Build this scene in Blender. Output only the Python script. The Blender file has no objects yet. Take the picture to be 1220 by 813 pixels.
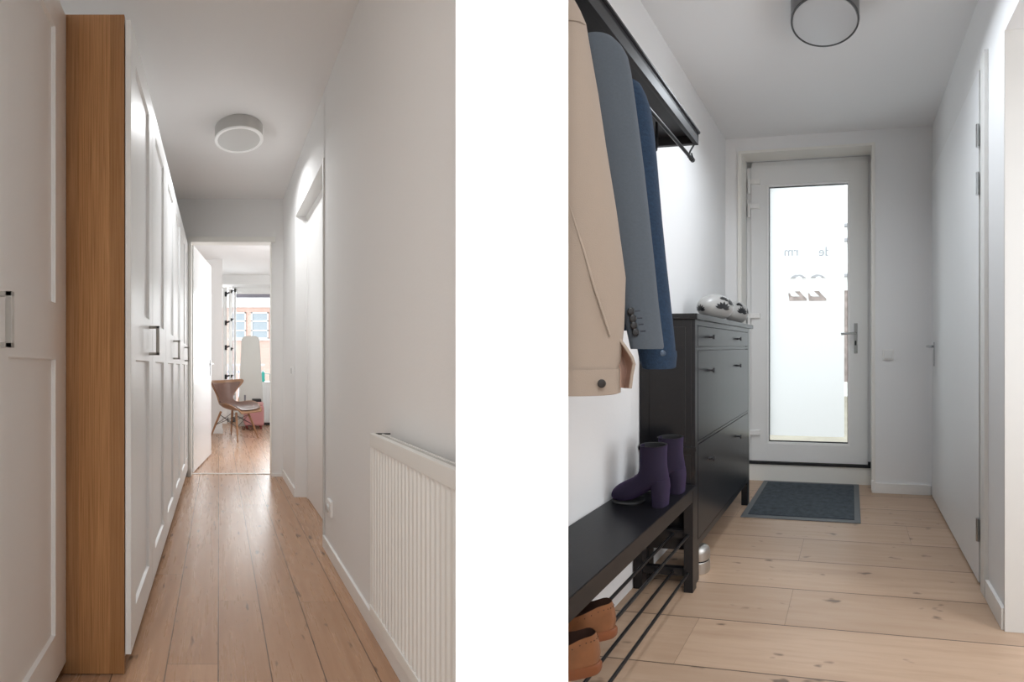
import bpy, bmesh, math, random
from mathutils import Vector, Matrix
random.seed(7)
sc = bpy.context.scene
col = sc.collection
PI = math.pi

# =====================================================================
#  LAYOUT.  Image shows two views; an added vestibule and white pier join them.
#  Each hallway is sheared about the point below the camera, so that
#  its vanishing point and horizon match the image; with that shear each
#  floor falls / rises by 2.5 %.  A hallway is written down in its own
#  straight coordinates in metres (across, along, up) and sheared into the
#  scene by its three axis vectors.
# =====================================================================
class Hall:  # linear map that shears a hall about the point below the camera
    def __init__(s, ax, ay, az=(0, 0, 1)):
        s.M = Matrix((ax, ay, az)).transposed()
    def __call__(s, p):
        return s.M @ Vector(p)

TH = math.atan(67/501); CT, ST = math.cos(TH), math.sin(TH)
LEFT = Hall((1, 0, 0), (-349/501, 1, -12.5/501))  # sheared to the left view's vanishing point and horizon in image pixels
rx, rz = 338/501, 12.5/501  # right hall shear factors, worked out from image pixels
RIGHT = Hall((CT - rx*ST, -ST, -rz*ST), (ST + rx*CT, CT, rz*CT))
REAL = Hall((1, 0, 0), (0, 1, 0))

# right hallway point from its image pixel position and a chosen depth -> (a, b, z)
def RP(px, py, d):
    xc = (px-948)/501*d
    return Vector((CT*xc - ST*d, ST*xc + CT*d, 1.1 + (413-py)/501*d))
def LP(px, py, d):
    return Vector(((px-261)/501*d, d, 1.1 + (438-py)/501*d))

# ------------------------------------------------------------- materials
MATS = {}
def mat(name, color, rough=.5, metal=0, spec=.5, bump=0, bscale=200, vary=0, vscale=6, coat=0):
    if name in MATS: return MATS[name]
    m = bpy.data.materials.new(name); m.use_nodes = True
    n = m.node_tree.nodes; l = m.node_tree.links; b = n['Principled BSDF']
    b.inputs['Base Color'].default_value = (*color, 1)
    b.inputs['Roughness'].default_value = rough
    b.inputs['Metallic'].default_value = metal
    b.inputs['Specular IOR Level'].default_value = spec
    b.inputs['Coat Weight'].default_value = coat
    uv = n.new('ShaderNodeUVMap'); uv.uv_map = 'plan'
    if vary:
        t = n.new('ShaderNodeTexNoise'); t.inputs['Scale'].default_value = vscale; t.inputs['Detail'].default_value = 5
        l.new(uv.outputs[0], t.inputs['Vector'])
        r = n.new('ShaderNodeMix'); r.data_type = 'RGBA'
        r.inputs[6].default_value = (*[c*(1-vary) for c in color], 1)
        r.inputs[7].default_value = (*[min(1, c*(1+vary)) for c in color], 1)
        l.new(t.outputs[0], r.inputs[0]); l.new(r.outputs[2], b.inputs['Base Color'])
    if bump:
        t = n.new('ShaderNodeTexNoise'); t.inputs['Scale'].default_value = bscale; t.inputs['Detail'].default_value = 3
        l.new(uv.outputs[0], t.inputs['Vector'])
        bp = n.new('ShaderNodeBump'); bp.inputs['Strength'].default_value = bump; bp.inputs['Distance'].default_value = .002
        l.new(t.outputs[0], bp.inputs['Height']); l.new(bp.outputs[0], b.inputs['Normal'])
    MATS[name] = m
    return m

class NB:
    """small node building helper"""
    def __init__(s, m): s.n = m.node_tree.nodes; s.l = m.node_tree.links
    def val(s, sock, v):
        if isinstance(v, (int, float)): sock.default_value = v
        elif isinstance(v, tuple): sock.default_value = v
        else: s.l.new(v, sock)
    def math(s, op, a, b=0, clamp=False):
        k = s.n.new('ShaderNodeMath'); k.operation = op; k.use_clamp = clamp
        s.val(k.inputs[0], a); s.val(k.inputs[1], b); return k.outputs[0]
    def comb(s, x, y, z=0.0):
        k = s.n.new('ShaderNodeCombineXYZ'); s.val(k.inputs[0], x); s.val(k.inputs[1], y); s.val(k.inputs[2], z); return k.outputs[0]
    def noise(s, v, scale, detail=4, rough=.55):
        k = s.n.new('ShaderNodeTexNoise'); k.inputs['Scale'].default_value = scale; k.inputs['Detail'].default_value = detail
        k.inputs['Roughness'].default_value = rough; s.l.new(v, k.inputs['Vector']); return k.outputs[0]
    def white(s, v):
        k = s.n.new('ShaderNodeTexWhiteNoise'); k.noise_dimensions = '3D'; s.l.new(v, k.inputs['Vector']); return k.outputs['Value']
    def mix(s, f, a, b, mode='MIX'):
        k = s.n.new('ShaderNodeMix'); k.data_type = 'RGBA'; k.blend_type = mode
        s.val(k.inputs[0], f); s.val(k.inputs[6], a); s.val(k.inputs[7], b); return k.outputs[2]
    def ramp(s, f, lo, hi):
        k = s.n.new('ShaderNodeMapRange'); s.val(k.inputs[0], f); k.inputs[1].default_value = lo; k.inputs[2].default_value = hi
        return k.outputs[0]

def plank_mat(name, across, width, off, length, base, dark, knot, rough, knotamt=.58):
    m = bpy.data.materials.new(name); m.use_nodes = True; N = NB(m); b = N.n['Principled BSDF']
    uv = N.n.new('ShaderNodeUVMap'); uv.uv_map = 'plan'
    sp = N.n.new('ShaderNodeSeparateXYZ'); N.l.new(uv.outputs[0], sp.inputs[0])
    p, q = (sp.outputs[0], sp.outputs[1]) if across == 0 else (sp.outputs[1], sp.outputs[0])
    t = N.math('DIVIDE', N.math('SUBTRACT', p, off), width)
    row = N.math('FLOOR', t); fr = N.math('FRACT', t)
    rr = N.white(N.comb(row, 3.3, 1.7))
    s_ = N.math('ADD', N.math('DIVIDE', q, length), N.math('MULTIPLY', rr, 7.0))
    cell = N.math('FLOOR', s_); fq = N.math('FRACT', s_)
    idv = N.white(N.comb(row, cell, .5))
    e = .0022/width
    seam = N.math('MAXIMUM', N.math('LESS_THAN', fr, e), N.math('GREATER_THAN', fr, 1-e))
    seam = N.math('MAXIMUM', seam, N.math('MULTIPLY', N.math('LESS_THAN', fq, .002/length), .7))
    gv = N.comb(N.math('MULTIPLY', p, 34.0), N.math('ADD', N.math('MULTIPLY', q, 2.2), N.math('MULTIPLY', idv, 40.0)), N.math('MULTIPLY', idv, 9.0))
    grain = N.noise(gv, 1.0, 6, .62)
    bv = N.comb(N.math('MULTIPLY', p, 7.0), N.math('ADD', N.math('MULTIPLY', q, 1.3), N.math('MULTIPLY', idv, 23.0)), idv)
    blot = N.noise(bv, 1.0, 3)
    c = N.mix(idv, (*base, 1), (*[x*.84 for x in base], 1))
    c = N.mix(N.math('MULTIPLY', N.ramp(grain, .42, .75), .5), c, (*dark, 1))
    c = N.mix(N.math('MULTIPLY', N.ramp(blot, .45, .75), .38), c, (*dark, 1))
    kv = N.comb(N.math('MULTIPLY', p, 20.0), N.math('ADD', N.math('MULTIPLY', q, 7.0), N.math('MULTIPLY', idv, 11.0)), 2.0)
    kn = N.ramp(N.noise(kv, 1.0, 2, .5), knotamt+.08, knotamt+.14)
    c = N.mix(N.math('MULTIPLY', kn, .75), c, (*knot, 1))
    c = N.mix(N.math('MULTIPLY', seam, .8), c, (.05, .03, .02, 1))
    N.l.new(c, b.inputs['Base Color'])
    N.val(b.inputs['Roughness'], N.math('ADD', rough, N.math('MULTIPLY', grain, .12)))
    b.inputs['Specular IOR Level'].default_value = .5
    bp = N.n.new('ShaderNodeBump'); bp.inputs['Strength'].default_value = .12; bp.inputs['Distance'].default_value = .002
    N.l.new(N.math('SUBTRACT', N.math('MULTIPLY', grain, .3), seam), bp.inputs['Height'])
    N.l.new(bp.outputs[0], b.inputs['Normal'])
    return m

def oak_mat():
    m = bpy.data.materials.new('oiled oak panel'); m.use_nodes = True; N = NB(m); b = N.n['Principled BSDF']
    uv = N.n.new('ShaderNodeUVMap'); uv.uv_map = 'plan'
    sp = N.n.new('ShaderNodeSeparateXYZ'); N.l.new(uv.outputs[0], sp.inputs[0])
    x, z = sp.outputs[0], sp.outputs[1]
    s1 = N.math('GREATER_THAN', x, -.50); s2 = N.math('GREATER_THAN', x, -.389); lam = N.math('ADD', N.math('MULTIPLY', s1, .31), N.math('MULTIPLY', s2, .47))
    g = N.noise(N.comb(N.math('MULTIPLY', x, 260.0), N.math('ADD', N.math('MULTIPLY', z, 3.0), N.math('MULTIPLY', lam, 9.0))), 1.0, 5, .6)
    w = N.noise(N.comb(N.math('MULTIPLY', x, 60.0), N.math('MULTIPLY', z, 1.2)), 1.0, 3)
    c = N.mix(s1, (.45, .245, .115, 1), (.52, .275, .12, 1)); c = N.mix(s2, c, (.39, .20, .085, 1))
    c = N.mix(N.math('MULTIPLY', N.ramp(g, .42, .66), .75), c, (.26, .115, .036, 1))
    c = N.mix(N.math('MULTIPLY', N.ramp(w, .45, .7), .3), c, (.3, .14, .045, 1))
    kn = N.noise(N.comb(N.math('MULTIPLY', x, 60.0), N.math('MULTIPLY', z, 30.0), 4.0), 1.0, 1)
    c = N.mix(N.math('MULTIPLY', N.ramp(kn, .80, .84), .9), c, (.04, .02, .01, 1))
    N.l.new(c, b.inputs['Base Color']); b.inputs['Roughness'].default_value = .42
    return m

def brick_mat():
    m = bpy.data.materials.new('pale red brick'); m.use_nodes = True; N = NB(m); b = N.n['Principled BSDF']
    uv = N.n.new('ShaderNodeUVMap'); uv.uv_map = 'plan'
    k = N.n.new('ShaderNodeTexBrick'); k.inputs['Scale'].default_value = 4.5
    k.inputs['Color1'].default_value = (.66, .44, .38, 1); k.inputs['Color2'].default_value = (.60, .38, .32, 1)
    k.inputs['Mortar'].default_value = (.66, .54, .48, 1); k.inputs['Mortar Size'].default_value = .02
    N.l.new(uv.outputs[0], k.inputs['Vector']); N.l.new(k.outputs[0], b.inputs['Base Color'])
    b.inputs['Roughness'].default_value = .9
    return m

def film_mat():
    m = bpy.data.materials.new('frosted window film'); m.use_nodes = True; N = NB(m)
    for x in list(N.n): N.n.remove(x)
    o = N.n.new('ShaderNodeOutputMaterial')
    tr = N.n.new('ShaderNodeBsdfTranslucent'); tr.inputs[0].default_value = (.66, .67, .68, 1)
    df = N.n.new('ShaderNodeBsdfDiffuse'); df.inputs[0].default_value = (.8, .83, .86, 1)
    mx = N.n.new('ShaderNodeMixShader'); mx.inputs[0].default_value = .25
    N.l.new(tr.outputs[0], mx.inputs[1]); N.l.new(df.outputs[0], mx.inputs[2]); N.l.new(mx.outputs[0], o.inputs[0])
    return m

def glass_mat():
    m = bpy.data.materials.new('clear glass'); m.use_nodes = True; N = NB(m)
    for x in list(N.n): N.n.remove(x)
    o = N.n.new('ShaderNodeOutputMaterial')
    tr = N.n.new('ShaderNodeBsdfTransparent'); tr.inputs[0].default_value = (.96, .98, .98, 1)
    gl = N.n.new('ShaderNodeBsdfGlossy'); gl.inputs['Roughness'].default_value = .02
    fr = N.n.new('ShaderNodeFresnel'); fr.inputs[0].default_value = 1.25
    mx = N.n.new('ShaderNodeMixShader')
    N.l.new(fr.outputs[0], mx.inputs[0]); N.l.new(tr.outputs[0], mx.inputs[1]); N.l.new(gl.outputs[0], mx.inputs[2]); N.l.new(mx.outputs[0], o.inputs[0])
    return m

WALL = mat('matt wall paint', (.80, .795, .785), .9, bump=.15, bscale=90)
WALLR = mat('white hall paint', (.80, .805, .81), .9, bump=.15, bscale=90)
CEIL = mat('ceiling paint', (.80, .785, .775), .95)
CEILR = mat('ceiling paint grey', (.80, .81, .82), .95)
BANDM = mat('bright white band paint', (.93, .93, .93), .95)
TRIM = mat('white gloss trim', (.82, .815, .80), .35)
FRONT = mat('white cabinet lacquer', (.84, .85, .85), .42)
DOORW = mat('door white gloss', (.86, .87, .87), .18)
PVC = mat('white window profile', (.80, .81, .81), .35)
CREAM = mat('cream painted frame', (.80, .79, .75), .4)
RAD = mat('radiator enamel', (.74, .73, .70), .35)
STEEL = mat('brushed steel', (.55, .53, .50), .4, 1)
CHROME = mat('satin chrome', (.62, .63, .64), .25, 1)
BLACK = mat('black stained wood', (.009, .009, .011), .29, spec=.32, bump=.06, bscale=60)
BLACKR = mat('black rack wood', (.02, .02, .023), .5)
BLACKM = mat('black metal', (.02, .02, .022), .35, .6)
PEW = mat('dark pewter knob', (.05, .05, .055), .3, .8)
RUB = mat('black rubber', (.012, .012, .014), .6)
DARKGAP = mat('dark plinth', (.05, .05, .05), .8)
OAK = oak_mat(); BRICK = brick_mat(); FILM = film_mat(); GLASS = glass_mat()
FLOORL = plank_mat('oak planks running along the hall', 0, .19, -.003, 2.3, (.50, .305, .19), (.33, .175, .10), (.07, .04, .025), .22)
FLOORR = plank_mat('oak planks laid across the hall', 1, .2506, 1.637, 1.9, (.53, .375, .265), (.36, .23, .145), (.08, .05, .035), .30)

# ------------------------------------------------------------- geometry
def bx(bm, x0, x1, y0, y1, z0, z1, bev=0, seg=2):
    vs = [bm.verts.new((x, y, z)) for z in (z0, z1) for y in (y0, y1) for x in (x0, x1)]
    fs = [bm.faces.new([vs[i] for i in f]) for f in ((0, 2, 3, 1), (4, 5, 7, 6), (0, 1, 5, 4), (2, 6, 7, 3), (0, 4, 6, 2), (1, 3, 7, 5))]
    if bev:
        es = list({e for f in fs for e in f.edges})
        bmesh.ops.bevel(bm, geom=es, offset=bev, segments=seg, affect='EDGES', profile=.6)
    return bm
def prism(bm, pts, a0, a1, axis='Z', bev=0):
    def P(p, a):
        return {'Z': (p[0], p[1], a), 'Y': (p[0], a, p[1]), 'X': (a, p[0], p[1])}[axis]
    lo = [bm.verts.new(P(p, a0)) for p in pts]; hi = [bm.verts.new(P(p, a1)) for p in pts]
    n = len(pts)
    fs = [bm.faces.new(lo[::-1]), bm.faces.new(hi)] + [bm.faces.new((lo[i], lo[(i+1) % n], hi[(i+1) % n], hi[i])) for i in range(n)]
    if bev:
        bmesh.ops.bevel(bm, geom=list({e for f in fs for e in f.edges}), offset=bev, segments=2, affect='EDGES')
    return bm
def loft(bm, rings, cap0=True, cap1=True, closed=True):
    R = [[bm.verts.new(p) for p in r] for r in rings]
    n = len(R[0]); m = n if closed else n-1
    for a, b in zip(R, R[1:]):
        for i in range(m):
            bm.faces.new((a[i], a[(i+1) % n], b[(i+1) % n], b[i]))
    if cap0: bm.faces.new(R[0][::-1])
    if cap1: bm.faces.new(R[-1])
    return R
def ring(c, u, v, n=20, pw=1.0):
    c, u, v = Vector(c), Vector(u), Vector(v); out = []
    for i in range(n):
        t = 2*PI*i/n; ca, sa = math.cos(t), math.sin(t)
        out.append(c + u*(math.copysign(abs(ca)**pw, ca)) + v*(math.copysign(abs(sa)**pw, sa)))
    return out
def tube(bm, pts, r, n=12):
    pts = [Vector(p) for p in pts]; rings = []
    ref = Vector((.13, .27, .95)).normalized()
    for i, p in enumerate(pts):
        d = (pts[min(i+1, len(pts)-1)] - pts[max(i-1, 0)]).normalized()
        u = d.cross(ref)
        if u.length < .15: u = d.cross(Vector((1, 0, 0)))
        u.normalize(); v = d.cross(u)
        rr = r[i] if isinstance(r, (list, tuple)) else r
        rings.append(ring(p, u*rr, v*rr, n))
    loft(bm, rings); return bm
def lathe(bm, prof, c=(0, 0, 0), n=40, axis='Z'):
    c = Vector(c); rings = []
    for r, h in prof:
        rr = max(r, 1e-4)
        if axis == 'Z': rings.append(ring(c+Vector((0, 0, h)), (rr, 0, 0), (0, rr, 0), n))
        elif axis == 'Y': rings.append(ring(c+Vector((0, h, 0)), (rr, 0, 0), (0, 0, rr), n))
        else: rings.append(ring(c+Vector((h, 0, 0)), (0, rr, 0), (0, 0, rr), n))
    loft(bm, rings); return bm
def grid(bm, P, thick=0):
    V = [[bm.verts.new(p) for p in row] for row in P]
    fs = []
    for i in range(len(V)-1):
        for j in range(len(V[0])-1):
            fs.append(bm.faces.new((V[i][j], V[i+1][j], V[i+1][j+1], V[i][j+1])))
    if thick:
        bmesh.ops.recalc_face_normals(bm, faces=fs)
        bmesh.ops.solidify(bm, geom=fs, thickness=thick)
    return bm
def B(): return bmesh.new()

def finish(name, bm, m, hall, parent=None, base=None, subdiv=0, angle=40):
    """one mesh object from a bmesh drawn in straight hall coordinates, then sheared with its hall"""
    if base is None: base = Vector(parent['_b']) if parent is not None else Vector((0, 0, 0))
    base = Vector(base)
    bmesh.ops.recalc_face_normals(bm, faces=bm.faces[:])
    uvl = bm.loops.layers.uv.new('plan')
    for f in bm.faces:
        n = f.normal; a = (abs(n.x), abs(n.y), abs(n.z)); k = a.index(max(a))
        for lp in f.loops:
            p = lp.vert.co
            lp[uvl].uv = ((p.y, p.z), (p.x, p.z), (p.x, p.y))[k]
        f.smooth = True
    for v in bm.verts: v.co = hall.M @ (v.co - base)
    me = bpy.data.meshes.new(name); bm.to_mesh(me); bm.free()
    me.set_sharp_from_angle(angle=math.radians(angle))
    me.materials.append(m)
    o = bpy.data.objects.new(name, me); col.objects.link(o)
    if parent is not None:
        o.parent = parent
        pb = Vector(parent['_b']); o.location = hall(base - pb)
    else:
        o.location = hall(base)
    o['_b'] = tuple(base)
    if not subdiv:
        s = o.modifiers.new('w', 'WEIGHTED_NORMAL'); s.keep_sharp = True
    if subdiv:
        s = o.modifiers.new('s', 'SUBSURF'); s.levels = s.render_levels = subdiv
    return o
def tag(o, label, cat, group=None, kind=None):
    o['label'] = label; o['category'] = cat
    if group: o['group'] = group
    if kind: o['kind'] = kind
    return o
def thing(name, label, cat, hall, base, group=None):
    o = bpy.data.objects.new(name, None); col.objects.link(o); o.empty_display_size = .1
    o.location = hall(base); o['_b'] = tuple(base)
    return tag(o, label, cat, group)
def struct(name, bm, m, hall, parent=None, angle=40):
    o = finish(name, bm, m, hall, parent, angle=angle)
    if parent is None: o['kind'] = 'structure'
    return o

# =====================================================================
#  ADDED VESTIBULE, AND PIER FOR THE WHITE BAND
# =====================================================================
b = B(); bx(b, -2.0, 3.6, -2.0, .95, -.2, -.03); struct('floor', b, FLOORR, REAL)
b = B(); bx(b, -2.0, 3.6, -2.0, .95, 2.70, 3.0); struct('ceiling', b, CEIL, REAL)
b = B(); bx(b, -2.1, 3.7, -2.1, -2.0, -.1, 3.0); struct('wall_back', b, WALL, REAL)
b = B(); bx(b, -2.0, -1.9, -2.0, .98, -.1, 3.0); struct('wall_left', b, WALL, REAL)
b = B(); bx(b, 3.3, 3.4, -2.0, 1.6, -.1, 3.0); struct('wall_right', b, WALL, REAL)
b = B(); bx(b, -.1123, .1123, .84, .88, -.03, 2.75); struct('band_pier', b, BANDM, REAL)  # added slab standing for the white band between the image's two views

# =====================================================================
#  LEFT HALLWAY
# =====================================================================
L = LEFT
FRW = 4.24            # end wall
b = B(); bx(b, -1.2, .78, .90, 4.345, -.12, 0); struct('floor', b, FLOORL, L)
b = B(); bx(b, -1.9, 1.9, 4.345, 8.7, -.12, 0); struct('floor', b, FLOORL, L)
b = B(); bx(b, -1.2, .78, .90, 4.3, 2.80, 2.95); struct('ceiling', b, CEIL, L)
b = B(); bx(b, -1.9, 1.9, 4.3, 8.7, 2.90, 3.0); struct('ceiling', b, mat('far room ceiling paint', (.84, .84, .84), .9), L)
b = B(); bx(b, -1.2, -1.12, .90, 4.3, 0, 2.85); struct('wall_left', b, WALL, L)
# right wall with a deep doorway
b = B()
bx(b, .647, .677, .86, 2.593, 0, 2.85)
bx(b, .647, .80, 2.56, 2.593, 0, 2.85)
bx(b, .647, .80, 2.593, 3.562, 2.38, 2.85)
bx(b, .647, .80, 3.562, 4.30, 0, 2.85)
struct('wall_right', b, WALL, L)
b = B(); bx(b, .742, .775, 2.60, 3.56, .008, 2.375, .002)
d1 = struct('door_1', b, TRIM, L)
b = B(); bx(b, .738, .748, 2.60, 2.66, .0, 2.38); bx(b, .738, .748, 3.52, 3.562, 0, 2.38); bx(b, .738, .748, 2.6, 3.56, 2.33, 2.38)
finish('door_frame', b, TRIM, L, d1)
b = B(); bx(b, .637, .660, 2.575, 2.593, .0, 2.385, .002); struct('trim_1', b, mat('grey corner bead', (.62, .61, .59), .5), L)
# base boards
b = B(); bx(b, .633, .647, .88, 2.578, 0, .074, .003); bx(b, .633, .647, 3.562, 4.24, 0, .074, .003); struct('baseboard_right', b, TRIM, L)
b = B(); bx(b, .525, .647, 4.228, 4.24, 0, .03, .002); struct('baseboard_end', b, TRIM, L)
# end wall
b = B()
bx(b, -1.2, -.285, FRW, 4.34, 0, 2.9); bx(b, .53, .80, FRW, 4.34, 0, 2.9); bx(b, -.285, .53, FRW, 4.34, 2.366, 2.9)
struct('wall_end', b, WALL, L)
b = B()
bx(b, -.318, -.279, 4.222, 4.345, 0, 2.361, .002); bx(b, .525, .532, 4.232, 4.345, 0, 2.361, .001)
bx(b, -.318, .565, 4.222, 4.345, 2.361, 2.415, .003)
struct('trim_2', b, CREAM, L)
b = B(); bx(b, -.279, .525, 4.325, 4.355, 0, .006); struct('trim_3', b, mat('pale threshold strip', (.75, .72, .68), .4), L)
# open door leaf in the far room
h0 = Vector((-.285, 4.36)); h1 = Vector((-.118, 5.29)); dd = (h1-h0).normalized(); nn = Vector((dd.y, -dd.x))*.02
b = B(); prism(b, [h0-nn, h0+nn, h1+nn, h1-nn], .012, 2.37, bev=.002)
d2 = struct('door_2', b, DOORW, L)
hp = h1 - dd*.07
b = B()
for sgn in (1, -1):
    q = hp + nn*1.3*sgn
    prism(b, [q-dd*.02-nn*.3, q+dd*.02-nn*.3, q+dd*.02+nn*.3, q-dd*.02+nn*.3], .99, 1.2)
    q2 = hp + nn*3*sgn
    tube(b, [(*q, 1.14), (*q2, 1.14)], .009); tube(b, [(*q2, 1.14), (*(q2-dd*.11), 1.14)], .009)
finish('door_handle', b, CHROME, L, d2)
# far room walls
b = B(); bx(b, -1.9, -1.8, 4.3, 8.7, 0, 2.95); struct('wall_left', b, WALL, L)
b = B(); bx(b, 1.8, 1.9, 4.3, 8.7, 0, 2.95); struct('wall_right', b, WALL, L)
b = B(); bx(b, -1.8, .056, 7.0, 7.12, 0, 2.95); struct('wall_middle', b, WALL, L)
b = B(); bx(b, -1.8, .068, 6.985, 7.0, 0, .08, .002); struct('baseboard_middle', b, TRIM, L)
b = B()
bx(b, -1.8, .02, 8.5, 8.62, 0, 2.95); bx(b, 1.45, 1.85, 8.5, 8.62, 0, 2.95); bx(b, .02, 1.45, 8.5, 8.62, 2.70, 2.95); bx(b, .02, 1.45, 8.5, 8.62, 0, .30)
struct('wall_front', b, WALL, L)
b = B(); bx(b, .02, 1.8, 8.48, 8.5, 0, .09, .002); struct('baseboard_front', b, mat('dark grey foot strip', (.18, .18, .19), .6), L)
b = B(); bx(b, -1.8, 1.85, 8.2, 8.5, 2.72, 2.9); struct('beam', b, WALL, L)
# window with its roller blind
w = finish('window_1', (lambda q: (bx(q, .30, .345, 8.5, 8.56, .30, 2.70, .004), bx(q, 1.40, 1.45, 8.5, 8.56, .30, 2.70, .004), bx(q, .30, 1.45, 8.5, 8.56, 2.62, 2.70, .004), bx(q, .30, 1.45, 8.5, 8.56, .30, .36, .004), q)[-1])(B()), TRIM, L)
w['kind'] = 'structure'
b = B(); bx(b, .34, 1.41, 8.525, 8.531, .35, 2.63); finish('window_pane', b, GLASS, L, w)
bl = thing('roller_blind', 'rolled-up mauve-grey roller blind at the top of the far window', 'blind', L, (.87, 8.47, 2.51))
b = B(); tube(b, [(.35, 8.465, 2.60), (1.40, 8.465, 2.60)], .024); finish('roller', b, TRIM, L, bl)
b = B(); bx(b, .345, 1.405, 8.46, 8.464, 2.515, 2.60); bx(b, .345, 1.405, 8.455, 8.469, 2.505, 2.52, .002); finish('blind_fabric', b, mat('mauve grey blind', (.30, .29, .34), .9), L, bl)

# folding shutter leaves with black hinges beside the window
for i, (x0, x1, yy, lab) in enumerate(((.07, .155, 8.05, 'narrow white shutter leaf nearer the grey wall corner, with four black hinges'), (.185, .262, 8.22, 'narrow white shutter leaf next to the window glass, with smaller black hinges'))):
    t = thing('folding_shutter', lab, 'shutter', L, ((x0+x1)/2, yy, 0), 'folded shutter leaves by the far window')
    b = B(); bx(b, x0, x1, yy, yy+.03, .02, 2.64, .004); bx(b, x0+.02, x1-.02, yy-.006, yy, .1, 2.56, .002); finish('shutter_panel', b, TRIM, L, t)
    zs = ((2.50, 1.95, 1.48, .92) if i == 0 else (2.58, 2.03, 1.46, .93))
    for z in zs:
        b = B(); s_ = 1.0 if i == 0 else .62
        cx = x0+.072 if i == 0 else x0+.062
        bx(b, cx-.035*s_, cx+.012*s_, yy-.045, yy+.0, z-.045*s_, z+.045*s_, .006); tube(b, [(cx-.01, yy-.03, z), (cx+.06*s_, yy-.03, z+.03*s_)], .017*s_, 8)
        finish('hinge', b, RUB, L, t)
b = B(); bx(b, .275, .288, 8.40, 8.44, .05, 2.72, .002); o = tag(finish('window_edge_bar', b, mat('dark grey frame edge', (.25, .26, .3), .4, .5), L), 'thin dark vertical edge of the window frame beside the white shutters', 'rod')  # bar standing for the dark edge of the window frame

# --- chair -----------------------------------------------------------
cx, cy = .235, 6.52
F = Vector((.76, -.65, 0)).normalized(); S = Vector((.65, .76, 0)).normalized(); O = Vector((cx, cy, 0))
def CH(f, s, z): return O + F*f + S*s + Vector((0, 0, z))
ch = thing('wingback_chair', 'brown leather wingback chair on splayed wooden legs in the bright far room', 'chair', L, (cx, cy, 0))
LEA = mat('brown leather', (.15, .085, .065), .4, bump=.3, bscale=40, vary=.25, vscale=14)
prof = [(-.31, .90, .40, .17), (-.305, .85, .42, .19), (-.29, .78, .38, .16), (-.265, .70, .27, .10), (-.24, .62, .20, .06), (-.205, .54, .19, .04), (-.14, .475, .25, .07), (-.05, .445, .32, .11), (.06, .435, .36, .13), (.16, .44, .36, .12), (.25, .445, .33, .07), (.31, .43, .28, .02), (.33, .41, .26, 0)]
def shell(off):
    rows = []
    for k, (f, z, w_, c) in enumerate(prof):
        a = prof[max(k-1, 0)]; e = prof[min(k+1, len(prof)-1)]
        tx, tz = e[0]-a[0], e[1]-a[1]; q = math.hypot(tx, tz); nx, nz = -tz/q, tx/q   # inward normal
        row = []
        for j in range(17):
            s = -1 + 2*j/16; cu = c*abs(s)**2.2
            row.append(CH(f + nx*(cu+off), s*w_, z + nz*(cu+off)))
        rows.append(row)
    return rows
b = B(); grid(b, shell(0), .022); finish('seat_shell', b, mat('walnut shell', (.26, .14, .075), .4), L, ch, subdiv=1)
b = B(); grid(b, [r[1:-1] for r in shell(.026)[1:-1]], .012); finish('leather_cover', b, LEA, L, ch, subdiv=1)
WAL = mat('walnut leg', (.33, .17, .085), .4)
for f, s in ((1, 1), (1, -1), (-1, 1), (-1, -1)):
    b = B(); tube(b, [CH(f*.15, s*.14, .42), CH(f*.21, s*.20, .22), CH(f*.27, s*.26, 0)], [.019, .017, .010]); finish('leg', b, WAL, L, ch)
b = B()
for (f0, s0), (f1, s1) in (((1, 1), (-1, 1)), ((1, -1), (-1, -1)), ((1, 1), (1, -1)), ((-1, 1), (-1, -1))):
    tube(b, [CH(f0*.165, s0*.155, .37), CH(f1*.215, s1*.205, .21)], .004, 6); tube(b, [CH(f1*.165, s1*.155, .37), CH(f0*.215, s0*.205, .21)], .004, 6)
finish('wire_brace', b, BLACKM, L, ch)

# --- tall upright board, pouffe, white cabinet ------------------------
b = B()
out = [(.355, 0), (.83, 0), (.83, .30), (.80, .9), (.765, 1.5), (.755, 1.62), (.73, 1.67), (.68, 1.69), (.50, 1.69), (.445, 1.67), (.42, 1.62), (.41, 1.4), (.39, .9)]
prism(b, out, 7.86, 7.92, 'Y', bev=.008)
tag(finish('upright_board', b, mat('off white board cover', (.60, .595, .56), .8), L, base=(.6, 7.9, 0)), 'tall off-white round-cornered board standing upright in front of the far window', 'board')
po = thing('pouffe', 'low pink upholstered pouffe behind the brown leather chair', 'pouffe', L, (.63, 7.6, 0))
b = B(); bx(b, .45, .80, 7.45, 7.80, .06, .42, .04, 3); finish('cushion_body', b, mat('dusty pink velvet', (.52, .25, .25), .9), L, po)
b = B(); bx(b, .46, .79, 7.46, 7.79, .42, .48, .02, 3); finish('top_cushion', b, mat('pale pink velvet', (.62, .34, .33), .9), L, po)
for x in (.50, .75):
    for y in (7.5, 7.75):
        b = B(); tube(b, [(x, y, 0), (x, y, .08)], .015); finish('foot', b, mat('dark red foot', (.25, .04, .04), .5), L, po)
b = B(); bx(b, .60, .76, 7.55, 7.7, .481, .53, .008); tag(finish('storage_box', b, RUB, L, base=(.68, 7.6, .48)), 'small black box lying on the pink pouffe', 'box')
b = B(); bx(b, .452, .485, 7.60, 7.63, .481, .60, .004); tag(finish('small_speaker', b, mat('slate grey', (.16, .16, .18), .5), L, base=(.47, 7.6, .48)), 'small slim grey block standing at the edge of the pink pouffe', 'speaker')
wc = thing('low_cabinet', 'white grooved low cabinet at the right of the far room', 'cabinet', L, (1.0, 8.2, 0))
b = B(); bx(b, .81, 1.30, 8.0, 8.40, .05, .80, .004)
for k in range(12): bx(b, .825+k*.04, .845+k*.04, 7.99, 8.0, .08, .77, .002)
finish('cabinet_body', b, DOORW, L, wc)
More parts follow.
